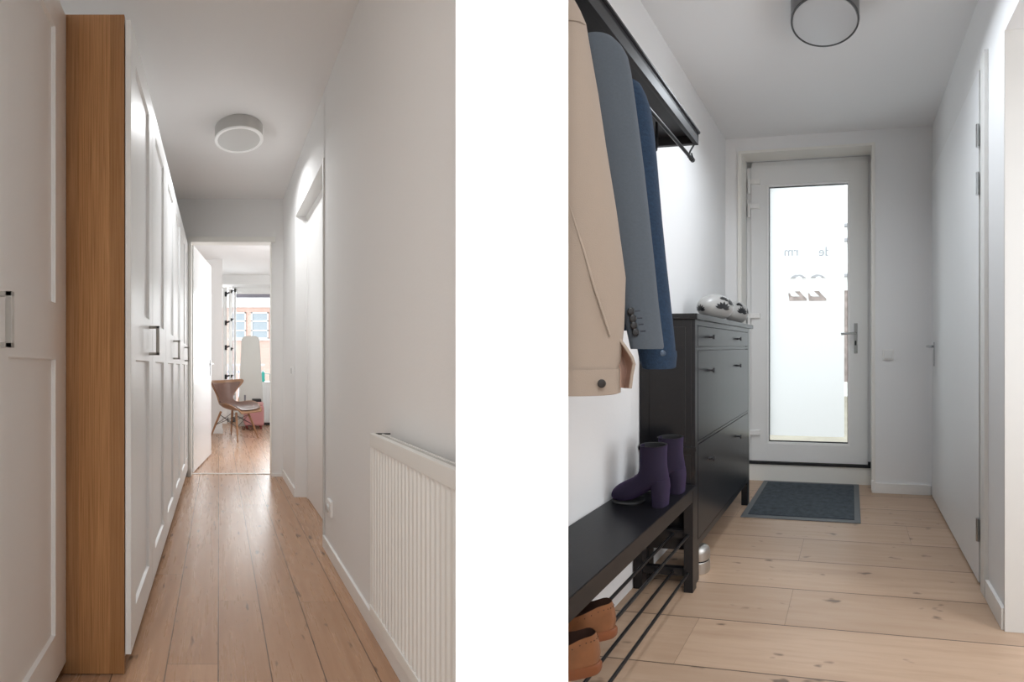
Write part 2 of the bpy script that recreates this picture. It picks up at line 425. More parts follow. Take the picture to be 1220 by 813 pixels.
b = B(); bx(b, .80, 1.31, 7.98, 8.41, .80, .825, .004); finish('cabinet_top', b, DOORW, L, wc)
b = B(); bx(b, .83, 1.29, 8.02, 8.39, 0, .05); finish('plinth', b, DARKGAP, L, wc)
bo = thing('bottle', 'teal bottle with white cap standing on the white low cabinet', 'bottle', L, (.845, 8.1, .825))
b = B(); lathe(b, [(.034, 0), (.038, .01), (.038, .15), (.03, .18), (.016, .19)], (.845, 8.1, .825), 20); finish('bottle_body', b, mat('teal plastic', (.05, .48, .42), .3), L, bo)
b = B(); lathe(b, [(.016, .19), (.018, .192), (.018, .225), (.014, .23)], (.845, 8.1, .825), 20); finish('cap', b, DOORW, L, bo)
b = B(); tube(b, [(.99, 8.2, .825), (.99, 8.2, .96), (.975, 8.2, .975), (.88, 8.2, .985)], .008, 8); tag(finish('tap', b, CHROME, L, base=(.99, 8.2, .825)), 'thin chrome tap on the white low cabinet beside the teal bottle', 'tap')
b = B(); lathe(b, [(.04, 0), (.045, .05), (.02, .14), (.006, .24)], (.41, 8.1, 0), 16)
bm2 = b; tag(finish('wooden_ornament', bm2, mat('orange wood', (.62, .32, .12), .5), L, base=(.41, 8.1, 0)), 'small orange wooden cone ornament on a white stand seen behind the leather chair', 'ornament').location += L((0, 0, .43))
b = B(); bx(b, .34, .47, 8.0, 8.2, 0, .43, .004); tag(finish('ornament_stand', b, TRIM, L, base=(.4, 8.1, 0)), 'small white stand under the orange wooden ornament', 'stand')
for i, (x, y, lab) in enumerate(((.43, 7.9-.45, 'left one of two small brown slippers under the leather chair'), (.55, 7.4, 'right one of two small brown slippers under the leather chair'))):
    b = B(); loft(b, [ring((x, y-.10+k*.05, .02+.012*math.sin(k)), (.034-.006*abs(k-2), 0, 0), (0, 0, .02+.006*(k > 1)), 12) for k in range(5)])
    tag(finish('slipper', b, mat('dark brown felt', (.13, .06, .035), .9), L, base=(x, y, 0)), lab, 'slipper', 'slippers in the far room')

# --- opposite side of the street, seen through the far window ---------
b = B(); bx(b, -6, 10, 20, 20.4, -3, 3.95)
hs = finish('brick_house', b, BRICK, L, base=(1.5, 20, -3)); tag(hs, 'pale brick house with white windows across the street from the far room', 'house')
b = B(); bx(b, -6, 10, 19.7, 20.4, 3.95, 4.9); bx(b, 1.72, 1.74, 19.68, 19.7, 3.95, 4.9); finish('eaves', b, mat('white eaves', (.85, .85, .85), .6), L, hs)
for x0 in (-.75, .45, 1.52, 2.72):
    b = B(); x1 = x0+.82
    bx(b, x0, x0+.06, 19.93, 20, 2.46, 3.72); bx(b, x1-.06, x1, 19.93, 20, 2.46, 3.72)
    for z in (2.46, 2.82, 3.27, 3.66): bx(b, x0, x1, 19.93, 20, z, z+.06)
    bx(b, x0-.05, x1+.05, 19.88, 20, 2.38, 2.46)
    f = finish('window', b, TRIM, L, hs)
    b = B(); bx(b, x0+.05, x1-.05, 19.96, 19.99, 2.5, 3.7); finish('pane', b, mat('far blue glass', (.34, .38, .42), .15), L, f)
b = B()
for z in (.55, .95, 1.15): bx(b, .2, 1.3, 12, 12.03, z, z+.045)
for k in range(7): bx(b, .25+k*.15, .27+k*.15, 12, 12.03, -1, 1.15)
tag(finish('balcony_railing', b, mat('pale blue grey railing', (.5, .55, .66), .5), L, base=(.7, 12, -1)), 'pale railing outside the far window', 'railing')
b = B(); bx(b, -6, 5, 9, 20, -3.1, -3); o = struct('ground', b, mat('grey street', (.4, .4, .4), .9), L)

# --- wardrobes ---------------------------------------------------------
def recessed_door(X, y0, y1, z0, z1, panels, th=.02, dep=.012, ni=.085, fi=.095, sl=.005):
    """shaker door: one slab whose +X face carries sunk panels with sloping edges"""
    b = B()
    ys = [y0, y0+ni, y1-fi, y1]; zs = [z0] + [v for p in panels for v in p] + [z1]
    V = {(i, k): b.verts.new((X, y, z)) for i, y in enumerate(ys) for k, z in enumerate(zs)}
    for i in range(3):
        for k in range(len(zs)-1):
            q = [V[i, k], V[i+1, k], V[i+1, k+1], V[i, k+1]]
            if i == 1 and k % 2 == 1:
                ya, yb, za, zb = ys[1]+sl, ys[2]-sl, zs[k]+sl, zs[k+1]-sl
                w = [b.verts.new((X-dep, a, c)) for a, c in ((ya, za), (yb, za), (yb, zb), (ya, zb))]
                b.faces.new(w)
                for m in range(4): b.faces.new((q[m], q[(m+1) % 4], w[(m+1) % 4], w[m]))
            else: b.faces.new(q)
    r = {(i, k): b.verts.new((X-th, ys[i], zs[k])) for i in (0, 3) for k in (0, len(zs)-1)}
    K = len(zs)-1
    b.faces.new((r[0, 0], r[3, 0], r[3, K], r[0, K]))
    b.faces.new([V[i, 0] for i in range(4)] + [r[3, 0], r[0, 0]]); b.faces.new([V[i, K] for i in range(4)] + [r[3, K], r[0, K]])
    b.faces.new([V[0, k] for k in range(K+1)] + [r[0, K], r[0, 0]]); b.faces.new([V[3, k] for k in range(K+1)] + [r[3, K], r[3, 0]])
    return b
def pull(X, y, z0, z1, out=.046, w_=.015):
    b = B()
    bx(b, X+out-.015, X+out, y-w_/2, y+w_/2, z0, z1, .001)
    bx(b, X-.001, X+out, y-w_/2, y+w_/2, z0, z0+.012, .001); bx(b, X-.001, X+out, y-w_/2, y+w_/2, z1-.012, z1, .001)
    return b
PAN = ((.205, 1.128), (1.315, 2.238))
wn = thing('wardrobe', 'shallow white panelled wardrobe nearest the camera with one large steel handle', 'wardrobe', L, (-.7, 1.2, 0), 'wardrobes along the hall')
b = B(); bx(b, -1.10, -.568, .96, 1.495, .06, 2.36); finish('carcass', b, FRONT, L, wn)
dn = finish('door', recessed_door(-.545, 1.002, 1.497, .052, 2.352, PAN), FRONT, L, wn)
finish('handle', pull(-.545, 1.018, 1.148, 1.284), STEEL, L, dn)
b = B(); bx(b, -1.05, -.62, .98, 1.49, 0, .06); finish('plinth', b, DARKGAP, L, wn)
b = B(); tube(b, [(-.60, 1.47, 0), (-.60, 1.47, .06)], .018); finish('foot', b, TRIM, L, wn)
units = [(1.515, 2.495, 'tall white two-door wardrobe with oak side panel facing the camera'), (2.499, 3.485, 'second white two-door wardrobe, directly behind the oak-sided one'), (3.489, 4.215, 'last white wardrobe of the row, against the end wall doorway')]
for i, (y0, y1, lab) in enumerate(units):
    wd = thing('wardrobe', lab, 'wardrobe', L, (-.7, (y0+y1)/2, 0), 'wardrobes along the hall')
    b = B(); bx(b, -1.10, -.338, y0, y1, .06, 2.352); finish('carcass', b, FRONT, L, wd)
    b = B(); bx(b, -1.05, -.40, y0+.01, y1, 0, .06); finish('plinth', b, DARKGAP, L, wd)
    if i == 0:
        b = B(); bx(b, -1.10, -.338, 1.50, 1.515, .006, 2.36, .0015); o = finish('side_panel', b, OAK, L, wd); o['label'] = 'oiled oak side panel'
    ys = [(1.50, 1.986), (1.990, 2.488)] if i == 0 else ([(2.492, 2.986), (2.990, 3.484)] if i == 1 else [(3.488, 3.982), (3.986, 4.212)])
    for k, (a0, a1) in enumerate(ys):
        if a1-a0 < .3: bb = recessed_door(-.314, a0, a1, .076, 2.34, PAN, ni=.06, fi=.06)
        else: bb = recessed_door(-.314, a0, a1, .076, 2.34, PAN)
        dr = finish('door', bb, FRONT, L, wd)
        if k == 0: finish('handle', pull(-.314, a1-.09 if i < 2 else a1-.16, 1.155, 1.287, w_=.02), STEEL, L, dr)

# --- radiator ------------------------------------------------------------
ra = thing('radiator', 'white ribbed panel radiator on the right wall of the left-hand hallway', 'radiator', L, (.6, 1.25, .19))
b = B()
pts = []; y = .985; XF = .561
while y < 1.555:
    pts += [(XF, y), (XF, y+.010), (XF+.016, y+.0125), (XF+.016, y+.0225)]; y += .0252
pts = [p for p in pts if p[1] < 1.555] + [(XF, 1.557), (XF+.019, 1.557)]
back = [(XF+.019, .985)]
prism(b, pts+back, .215, .812, 'Z')
finish('ribbed_front', b, RAD, L, ra)
for z0, z1 in ((.808, .857), (.185, .222)):
    b = B(); bx(b, XF-.004, XF+.018, .985, 1.559, z0, z1, .003); finish('rail', b, RAD, L, ra)
b = B(); bx(b, XF+.018, .604, .985, 1.545, .845, .853, .002)
for k in range(22): bx(b, XF+.02, .602, .99+k*.0252, .992+k*.0252, .835, .8525)
finish('top_grille', b, mat('grille grey', (.50, .49, .46), .5), L, ra)
b = B(); bx(b, .598, .606, .985, 1.555, .19, .856, .002); finish('back_panel', b, RAD, L, ra)
for y0 in (1.10, 1.47):
    b = B(); bx(b, .606, .647, y0, y0+.03, .3, .8); finish('bracket', b, DARKGAP, L, ra)
b = B(); bx(b, XF+.016, .63, 1.545, 1.55, .853, .858); finish('end_clip', b, DARKGAP, L, ra)

# --- small wall items -------------------------------------------------
so = thing('wall_socket', 'small white wall socket low on the wall between doorway and radiator', 'socket', L, (.647, 2.43, .29))
b = B(); bx(b, .630, .647, 2.385, 2.465, .245, .335, .004); finish('cover_plate', b, TRIM, L, so)
b = B(); lathe(b, [(.024, -.010), (.024, .002), (.018, .003)], (.628, 2.425, .29), 24, 'X'); finish('socket_face', b, mat('socket grey', (.55, .55, .54), .4), L, so)
sw = thing('light_switch', 'small white light switch on the wall between the recessed door and the end wall', 'light switch', L, (.647, 3.70, 1.07))
b = B(); bx(b, .636, .647, 3.66, 3.74, 1.03, 1.11, .003); finish('cover_plate', b, TRIM, L, sw)
b = B(); bx(b, .631, .637, 3.675, 3.725, 1.045, 1.095, .003); finish('rocker', b, mat('switch shade', (.6, .6, .58), .4), L, sw)

# --- ceiling lamp -------------------------------------------------------
cl = thing('ceiling_lamp', 'round flat ceiling lamp with thin white rim above the plank-floored wardrobe hallway', 'ceiling lamp', L, (.14, 2.985, 2.80))
b = B(); lathe(b, [(.166, 0), (.170, -.004), (.171, -.085), (.168, -.088)], (.14, 2.985, 2.80), 64); finish('lamp_body', b, mat('aluminium drum', (.52, .51, .49), .35, .6), L, cl, angle=30)
b = B(); lathe(b, [(.1585, -.089), (.161, -.092), (.169, -.092), (.1725, -.089), (.1725, -.082), (.1585, -.082)], (.14, 2.985, 2.80), 64)
finish('rim', b, mat('white lamp rim', (.93, .93, .92), .3), L, cl)
b = B(); lathe(b, [(.160, -.084), (.159, -.088), (.12, -.092), (.06, -.094), (.001, -.095)], (.14, 2.985, 2.80), 64); finish('diffuser', b, mat('grey opal diffuser', (.56, .56, .545), .3), L, cl)

# =====================================================================
#  RIGHT HALLWAY
# =====================================================================
R = RIGHT
FL = [(-.72, .87), (2.4, .87), (2.4, 3.9), (-1.04, 3.9), (-1.04, .98)]
b = B(); prism(b, [(-.72, .87), (2.4, .87), (2.4, 3.42), (-1.04, 3.42), (-1.04, .98)], -.12, 0); struct('floor', b, FLOORR, R)
b = B(); prism(b, [(-.72, .87), (2.4, .87), (2.4, 3.42), (-1.04, 3.42), (-1.04, .98)], 2.735, 2.9); struct('ceiling', b, CEILR, R)
b = B(); bx(b, -1.03, -.99, .975, 3.42, 0, 2.8); struct('wall_left', b, WALLR, R)
b = B()
bx(b, .59, .89, 1.72, 1.985, 0, 2.75); bx(b, .59, .89, 1.985, 3.18, 2.385, 2.75); bx(b, .59, .89, 3.18, 3.42, 0, 2.75); bx(b, .625, .89, 1.98, 3.2, 0, 2.4)
struct('wall_right', b, WALLR, R)
b = B(); bx(b, .89, 2.4, 1.72, 1.85, 0, 2.75); struct('wall_side', b, WALLR, R)
b = B(); bx(b, .585, .90, .80, 1.722, 2.32, 2.75); struct('beam', b, WALLR, R)
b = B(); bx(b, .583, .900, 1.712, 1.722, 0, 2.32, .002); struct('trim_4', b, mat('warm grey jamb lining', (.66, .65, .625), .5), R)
# back wall with door niche
b = B()
bx(b, -1.04, -.865, 3.22, 3.50, 0, 2.75); bx(b, .155, .90, 3.22, 3.50, 0, 2.75); bx(b, -.87, .16, 3.22, 3.50, 2.625, 2.75)
struct('wall_back', b, WALLR, R)
b = B()
bx(b, -.872, -.858, 3.212, 3.36, 0, 2.62, .002); bx(b, .147, .172, 3.205, 3.36, 0, 2.635, .003); bx(b, -.885, .172, 3.208, 3.36, 2.612, 2.632, .002); bx(b, -.888, -.87, 3.206, 3.222, 0, 2.63, .002)
struct('trim_5', b, CREAM, R)
b = B(); bx(b, .147, .578, 3.204, 3.22, 0, .075, .003); bx(b, .142, .165, 3.196, 3.21, .02, .095, .004); struct('baseboard_back', b, TRIM, R)
b = B(); bx(b, .574, .59, 1.722, 1.925, 0, .085, .003); struct('baseboard_right', b, TRIM, R)
b = B(); bx(b, -.86, .15, 3.375, 3.5, 0, .138, .003); struct('door_sill', b, CREAM, R)
b = B(); bx(b, -.86, .15, 3.366, 3.40, .138, .158); bx(b, -.86, -.84, 3.364, 3.385, .155, .185); bx(b, .125, .15, 3.364, 3.385, .155, .185)
struct('trim_6', b, RUB, R)
# fixed frame + front door leaf
b = B()
bx(b, -.862, -.822, 3.40, 3.48, .15, 2.62); bx(b, .126, .152, 3.40, 3.48, .15, 2.62); bx(b, -.862, .152, 3.40, 3.48, 2.575, 2.62)
struct('trim_7', b, PVC, R)
lb0, lb1 = 3.385, 3.455
b = B()
bx(b, -.823, -.690, lb0, lb1, .160, 2.585, .004); bx(b, -.018, .128, lb0, lb1, .160, 2.585, .004)
bx(b, -.694, -.014, lb0, lb1, .160, .305, .004); bx(b, -.694, -.014, lb0, lb1, 2.425, 2.585, .004)
fd = struct('door_3', b, PVC, R)
gx0, gx1, gz0, gz1 = -.690, -.018, .305, 2.425
b = B()
bx(b, gx0-.002, gx0+.014, lb0+.004, lb0+.03, gz0, gz1, .003); bx(b, gx1-.014, gx1+.002, lb0+.004, lb0+.03, gz0, gz1, .003); bx(b, gx0, gx1, lb0+.004, lb0+.03, gz0-.002, gz0+.014, .003); bx(b, gx0, gx1, lb0+.004, lb0+.03, gz1-.014, gz1+.002, .003)
finish('glazing_bead', b, mat('white bead', (.88, .88, .88), .3), R, fd)
b = B()
bx(b, gx0+.012, gx0+.018, lb0+.02, lb0+.035, gz0+.01, gz1-.01); bx(b, gx1-.018, gx1-.013, lb0+.02, lb0+.035, gz0+.01, gz1-.01); bx(b, gx0+.012, gx1-.012, lb0+.02, lb0+.035, gz0+.012, gz0+.022); bx(b, gx0+.012, gx1-.012, lb0+.02, lb0+.035, gz1-.018, gz1-.012)
finish('gasket', b, RUB, R, fd)
b = B(); bx(b, gx0, gx1, lb0+.030, lb0+.035, gz0, gz1); finish('glass_pane', b, GLASS, R, fd)
# frosted film with the lettering cut out of it
def cut_spline(cu, pts):
    s = cu.splines.new('POLY'); s.points.add(len(pts)-1); s.use_cyclic_u = True
    for q, p in zip(s.points, pts): q.co = (p[0], p[1], 0, 1)
cu = bpy.data.curves.new('film', 'CURVE'); cu.dimensions = '2D'; cu.fill_mode = 'BOTH'; cu.resolution_u = 4
fx0, fx1, fz0, fz1 = gx0+.016, -.062, .365, gz1-.012
cut_spline(cu, [(fx0, fz0), (fx1, fz0), (fx1, fz1), (fx0, fz1)])
TWO = [(.03, 0), (.66, 0), (.70, .30), (.64, .30), (.60, .20), (.52, .17), (.28, .17), (.45, .34), (.60, .50), (.67, .66), (.65, .82), (.55, .94), (.38, 1.0), (.20, .97), (.07, .87), (.03, .74), (.06, .64), (.14, .60), (.22, .64), (.24, .73), (.19, .80), (.20, .88), (.30, .93), (.40, .90), (.46, .80), (.45, .64), (.36, .46), (.20, .25), (.03, .08)]
def leafpt(px, py):
    r = (px-948)/501; a = 3.42*(r*CT-ST)/(CT+r*ST); d = -ST*a+CT*3.42
    return a, 1.1+(413-py)/501*d
for pxr in (985.5, 962):
    ax, az = leafpt(pxr, 358.5); _, az1 = leafpt(pxr, 326.5); hh = az1-az
    cut_spline(cu, [(ax - p[0]*hh*1.04, az + p[1]*hh) for p in TWO])
def text_splines(txt, right_px, base_py, h):
    tc = bpy.data.curves.new('t', 'FONT'); tc.body = txt; tc.size = h/.7; tc.shear = -.0
    to = bpy.data.objects.new('t', tc); col.objects.link(to)
    dg = bpy.context.evaluated_depsgraph_get(); c2 = to.to_curve(dg)
    ax, az = leafpt(right_px, base_py)
    for s in c2.splines:
        pts = []
        bp = s.bezier_points; n = len(bp)
        for i in range(n):
            p0, p1 = bp[i], bp[(i+1) % n]
            for k in range(4):
                t = k/4; q = p0.co*(1-t)**3 + p0.handle_right*3*t*(1-t)**2 + p1.handle_left*3*t*t*(1-t) + p1.co*t**3
                pts.append((ax - q.x*1.0, az + q.y))
        cut_spline(cu, pts)
    bpy.data.objects.remove(to)
text_splines('de', 990.5, 304.5, .075)
text_splines('rm', 951.5, 304.5, .075)
co = bpy.data.objects.new('film_curve', cu); col.objects.link(co)
dg = bpy.context.evaluated_depsgraph_get(); me0 = bpy.data.meshes.new_from_object(co.evaluated_get(dg))
bpy.data.objects.remove(co)
b = B(); b.from_mesh(me0)
for v in b.verts: v.co = (v.co.x, lb0+.042, v.co.y)
finish('frosted_film', b, FILM, R, fd)
# hinges, lever
for z in (2.46, 2.26, 1.36, .40):
    b = B(); bx(b, -.845, -.745, lb0-.018, lb0+.004, z-.028, z+.012, .004); tube(b, [(-.838, lb0-.012, z-.10), (-.838, lb0-.012, z+.014)], .0125, 14); finish('hinge', b, mat('white hinge', (.84, .84, .83), .35), R, fd)
b = B(); bx(b, .015, .045, lb0-.010, lb0, 1.045, 1.285, .004)
hd = finish('door_handle', b, CHROME, R, fd)
b = B(); tube(b, [(.030, lb0-.005, 1.205), (.030, lb0-.055, 1.205), (.015, lb0-.06, 1.203), (-.085, lb0-.06, 1.198)], .010); finish('lever', b, CHROME, R, hd)
b = B(); bx(b, .025, .035, lb0-.012, lb0-.009, 1.11, 1.145); finish('keyhole', b, RUB, R, hd)

# outside the front door
b = B(); prism(b, [(-1.4, 3.5), (9, 3.5), (9, 9.5), (-4.2, 9.5)], -.1, -.02); struct('ground', b, mat('pale paving', (.36, .33, .27), .9, vary=.3, vscale=3), R)
b = B(); bx(b, -4.2, 9, 9.5, 9.8, -.02, .30); bx(b, -4.2, 9, 9.5, 9.8, 2.36, 8)
ho = finish('rendered_house', b, mat('white render', (.9, .9, .9), .8), R, base=(0, 9.5, 0)); tag(ho, 'white rendered house across the street glimpsed past the frosted door film', 'house')
b = B(); bx(b, -4.2, 9, 9.52, 9.8, .30, 2.36); finish('brick_base', b, mat('grey brown brickwork', (.30, .25, .235), .9, vary=.8, vscale=9), R, ho)
b = B()
for z in (3.78, 3.45, 2.66): bx(b, -4.2, 9, 9.42, 9.5, z, z+.06)
finish('string_course', b, mat('grey stone band', (.35, .35, .37), .8), R, ho)
for a0 in (-2.35, -1.55, -.95):
    b = B(); bx(b, a0, a0+.42, 9.46, 9.5, 2.75, 3.65); w2 = finish('window', b, mat('grey window', (.25, .27, .3), .3), R, ho)

# interior door on the right, closed
b = B(); bx(b, .578, .618, 2.03, 3.165, .012, 2.372, .002)
rd = struct('door_4', b, mat('satin white door', (.80, .81, .82), .4), R)
for z in (2.065, 1.845, .262):
    b = B(); tube(b, [(.571, 2.018, z-.052), (.571, 2.018, z+.052)], .0085, 12); bx(b, .572, .58, 2.015, 2.04, z-.045, z+.045); finish('hinge', b, CHROME, R, rd)
b = B(); bx(b, .572, .579, 3.07, 3.10, .96, 1.13, .002)
hh_ = finish('door_handle', b, CHROME, R, rd)
b = B(); tube(b, [(.574, 3.085, 1.10), (.53, 3.085, 1.10), (.528, 3.07, 1.10), (.528, 2.96, 1.10)], .009); finish('lever', b, CHROME, R, hh_)
b = B(); bx(b, .572, .60, 1.93, 1.985, 0, 2.40, .003); bx(b, .588, .60, 1.985, 3.19, 2.376, 2.40, .002)
struct('trim_8', b, mat('door frame paint', (.74, .74, .72), .45), R)
b = B(); bx(b, .585, .595, 1.985, 2.03, .0, 2.376); struct('trim_9', b, mat('painted gap shade', (.45, .45, .43), .6), R)  # grey strip with the shade of the hinge gap put into its colour

# --- switch on back wall
sw = thing('light_switch', 'square white light switch on the wall to the right of the front door', 'light switch', R, (.268, 3.22, 1.04))
b = B(); bx(b, .228, .310, 3.208, 3.22, 1.0, 1.08, .003); finish('cover_plate', b, TRIM, R, sw)
b = B(); bx(b, .238, .300, 3.202, 3.209, 1.01, 1.07, .003); finish('rocker', b, mat('switch face', (.76, .76, .75), .4), R, sw)

# --- ceiling lamp right
c0 = (-.126, 1.981, 2.735)
cl = thing('ceiling_lamp', 'round ceiling lamp with dark grey rim above the hallway with the front door', 'ceiling lamp', R, c0)
b = B(); lathe(b, [(.150, 0), (.1605, -.004), (.1605, -.105), (.157, -.107)], c0, 64); finish('lamp_body', b, mat('graphite drum', (.16, .16, .165), .35, .4), R, cl)
b = B(); lathe(b, [(.1535, -.104), (.1545, -.110), (.161, -.110), (.162, -.104)], c0, 64); finish('rim', b, mat('dark rim', (.03, .03, .032), .4), R, cl)
b = B(); lathe(b, [(.156, -.104), (.150, -.110), (.10, -.114), (.05, -.116), (.001, -.117)], c0, 64); finish('diffuser', b, mat('grey lamp diffuser', (.50, .51, .525), .35), R, cl)

# --- door mat
dm = thing('door_mat', 'dark blue-grey door mat with rubber border in front of the front door', 'door mat', R, (-.34, 3.0, 0))
b = B(); bx(b, -.712, .055, 2.635, 3.37, 0, .006, .002); finish('rubber_border', b, mat('mat rubber', (.12, .13, .14), .5), R, dm)
b = B(); bx(b, -.672, .015, 2.675, 3.33, .003, .011, .003); finish('mat_pile', b, mat('mat pile', (.052, .066, .080), .95, bump=1, bscale=160, vary=.75, vscale=26), R, dm)

# --- shoe cabinet
A0, A1, B0, B1 = -.985, -.715, 1.855, 2.885
sh = thing('shoe_cabinet', 'tall black shoe cabinet with drawer and two tip-out flaps beside the front door', 'cabinet', R, (-.85, 2.37, 0))
b = B(); bx(b, A0, A1-.018, B0, B1, .16, 1.225, .002); bx(b, A1-.018, A1, B0, B0+.035, .16, 1.225, .002); bx(b, A1-.018, A1, B1-.05, B1, .16, 1.225, .002)
bx(b, A1-.018, A1, B0+.03, B1-.045, 1.198, 1.225, .001); bx(b, A1-.018, A1, B0+.03, B1-.045, 1.083, 1.098, .001); bx(b, A1-.018, A1, B0+.03, B1-.045, .642, .655, .001); bx(b, A1-.018, A1, B0+.03, B1-.045, .16, .195, .001)
finish('carcass', b, BLACK, R, sh)
b = B(); bx(b, A0, A1+.015, B0-.012, B1+.06, 1.225, 1.252, .003); finish('top_board', b, BLACK, R, sh)
b = B(); bx(b, A0, A1+.008, B0-.012, B0, .618, .638, .003); bx(b, A0+.02, A1-.02, B0-.004, B0, .2, .60, .002); bx(b, A0+.05, A1-.045, B0-.004, B0, .66, 1.19, .002); finish('side_molding', b, BLACK, R, sh)
for a_, bb_ in ((A1-.045, B0), (A1-.045, B1-.05), (A0, B0), (A0, B1-.05)):
    b = B(); bx(b, a_, a_+.045, bb_, bb_+.05, 0, .17, .002); finish('leg', b, BLACK, R, sh)
def knob(par, y, z):
    b = B(); lathe(b, [(.007, 0), (.0055, .008), (.005, .016), (.012, .022), (.013, .027), (.009, .031)], (A1+.001, y, z), 18, 'X'); finish('knob', b, PEW, R, par)
for nm, z0, z1, kz in (('drawer', 1.101, 1.195, 1.148), ('flap_door', .658, 1.080, .98), ('flap_door', .198, .639, .535)):
    b = B(); bx(b, A1-.017, A1+.001, B0+.038, B1-.053, z0, z1, .0015); d_ = finish(nm, b, BLACK, R, sh)
    for y in (2.047, 2.567): knob(d_, y, kz)

# --- decorated vases on the cabinet
VAS = mat('white glazed ceramic', (.42, .42, .41), .35); PAT = mat('black leaf glaze', (.012, .012, .014), .4)
def vase(c, rr, hz, lab, seeds):
    c = Vector(c); t = thing('vase', lab, 'vase', R, c, 'painted vases on the shoe cabinet')
    def S_(lat, lon, k=1.0):
        return c + Vector((rr*k*math.cos(lat)*math.cos(lon), rr*k*math.cos(lat)*math.sin(lon), hz + hz*k*math.sin(lat)*(1 if lat > 0 else .98)))
    b = B(); loft(b, [[S_(-PI/2+.15+(PI-.18)*i/20, 2*PI*j/40) for j in range(40)] for i in range(21)])
    finish('vase_body', b, VAS, R, t)
    for lat0, lon0, rot, sc_ in [(a_, b_, c_, d_*1.55) for a_, b_, c_, d_ in seeds]:
        b = B()
        for k in range(7):
            an = rot + (-1.2+2.4*k/6); ln = sc_*(1.0-.10*abs(k-3)); w_ = .30*sc_
            rows = []
            for q in range(8):
                sx = q/7; wd = w_*math.sin(PI*min(1, .03+sx*.96))*.5; x = sx*ln+.12*sc_; row = []
                for y in (wd, 0, -wd):
                    u = x*math.cos(an)-y*math.sin(an); v = x*math.sin(an)+y*math.cos(an)
                    row.append(S_(max(-1.45, min(1.5, lat0+u)), lon0+v/max(.3, math.cos(lat0)), 1.012))
                rows.append(row)
            grid(b, rows)
        finish('leaf_sprig', b, PAT, R, t)
vase((-.80, 2.40, 1.252), .107, .078, 'larger white vase with black leaf sprigs, nearer the hanging clothes', [(-.25, -.85, .2, .36), (-.35, -2.2, .1, .3), (.45, -.7, .4, .26), (.1, -.1, .1, .34), (-.3, -3.0, 0, .3)])
vase((-.785, 2.80, 1.252), .082, .078, 'smaller white vase with black leaf sprigs, nearer the front door', [(-.15, -.8, .2, .40), (.55, -1.0, .3, .28), (-.1, .1, .1, .36), (-.3, -2.1, 0, .3)])

# --- bench
be = thing('shoe_bench', 'long black bench with two racks of metal rods below, beside the shoe cabinet', 'bench', R, (-.85, 1.4, 0))
b = B(); prism(b, [(-.70, .955), (-.70, 1.84), (-.985, 1.84), (-.985, 1.16), (-.93, .955)], .455, .47, bev=.002); finish('seat_board', b, BLACK, R, be)
b = B(); bx(b, -.722, -.704, .96, 1.84, .405, .456, .001); bx(b, -.98, -.96, 1.2, 1.84, .405, .456, .001); bx(b, -.96, -.72, 1.815, 1.835, .385, .456, .001); finish('apron', b, BLACK, R, be)
for a_, bb_ in ((-.745, 1.795), (-.985, 1.795), (-.791, .955), (-.93, .955)):
    b = B(); bx(b, a_, a_+.043, bb_, bb_+.043, 0, .456, .002); finish('leg', b, BLACK, R, be)
for z in (.085, .255):
    b = B(); bx(b, -.945, -.745, 1.805, 1.828, z-.018, z+.018, .002); finish('crossbar', b, BLACK, R, be)
    b = B(); bx(b, -.89, -.745, .965, .985, z-.018, z+.018, .002); finish('crossbar', b, BLACK, R, be)
    for a_ in (-.725, -.80, -.875):
        b = B(); tube(b, [(a_, .975, z), (a_, 1.815, z)], .0065, 10); finish('rod', b, BLACKM, R, be)

# --- tan loafers on the upper rack
def loafer(base, lab):
    bs = Vector(base); t = thing('loafer', lab, 'shoe', R, bs, 'tan loafers on the bench rack')
    def T(f, s, z): return bs + Vector((-f, s, z))      # toe towards the wall
    def outline(k, z, n=36, inset=0):
        o = []
        for i in range(n):
            a = 2*PI*i/n; f = .125 - .13*math.cos(a)
            w_ = (.037 + .010*math.sin(min(1, f/.2)*PI/2) - (.012 if f < .04 else 0)*(1-f/.04 if f < .04 else 0))
            s = math.copysign(abs(math.sin(a))**.62, math.sin(a))*w_
            o.append(T(.125+(f-.125)*(k), s*k, z(f) if callable(z) else z))
        return o
    b = B(); loft(b, [outline(1.03, 0), outline(1.06, .006), outline(1.06, .020), outline(1.02, .026)]); finish('sole', b, mat('orange leather sole', (.18, .055, .018), .45), R, t)
    def top(f): return .098 - .05*min(1, max(0, (f-.02)/.19)) - .010*math.exp(-((f-.09)/.05)**2)
    TAN = mat('tan burnished leather', (.19, .075, .030), .35, vary=.45, vscale=22)
    b = B(); rs = [outline(1.0, .024), outline(1.03, .045), outline(1.0, lambda f: .55*top(f)+.02), outline(.93, top)]
    loft(b, rs, False, False)
    finish('upper', b, TAN, R, t)
    b = B(); loft(b, [outline(.91, top), outline(.90, .03)], False, True); finish('lining', b, mat('dark shoe lining', (.05, .02, .012), .7), R, t)
    b = B()
    # vamp over the toes
    rows = []
    for i in range(10):
        f = .12 + .128*i/9
        w_ = .043*math.sqrt(max(0.0, 1-((f-.125)/.13)**2))
        rows.append([T(f, w_*math.sin(-PI/2+PI*j/10), top(f)-.004+.022*math.cos(-PI/2+PI*j/10)) for j in range(11)])
    grid(b, rows, .003); finish('vamp', b, TAN, R, t)
    b = B()
    for i in range(36):
        q = outline(1.012, lambda f: top(f)-.012)[i]
        if i % 1 == 0: bmesh.ops.create_icosphere(b, subdivisions=1, radius=.0018, matrix=Matrix.Translation(q + (bs+Vector((-.125, 0, q.z-bs.z))-q)*.04))
    finish('stitching', b, mat('dark stitch', (.05, .02, .01), .7), R, t)
loafer((-.652, 1.005, .262), 'tan leather loafer on the bench rack, the nearer one cut by the picture edge')
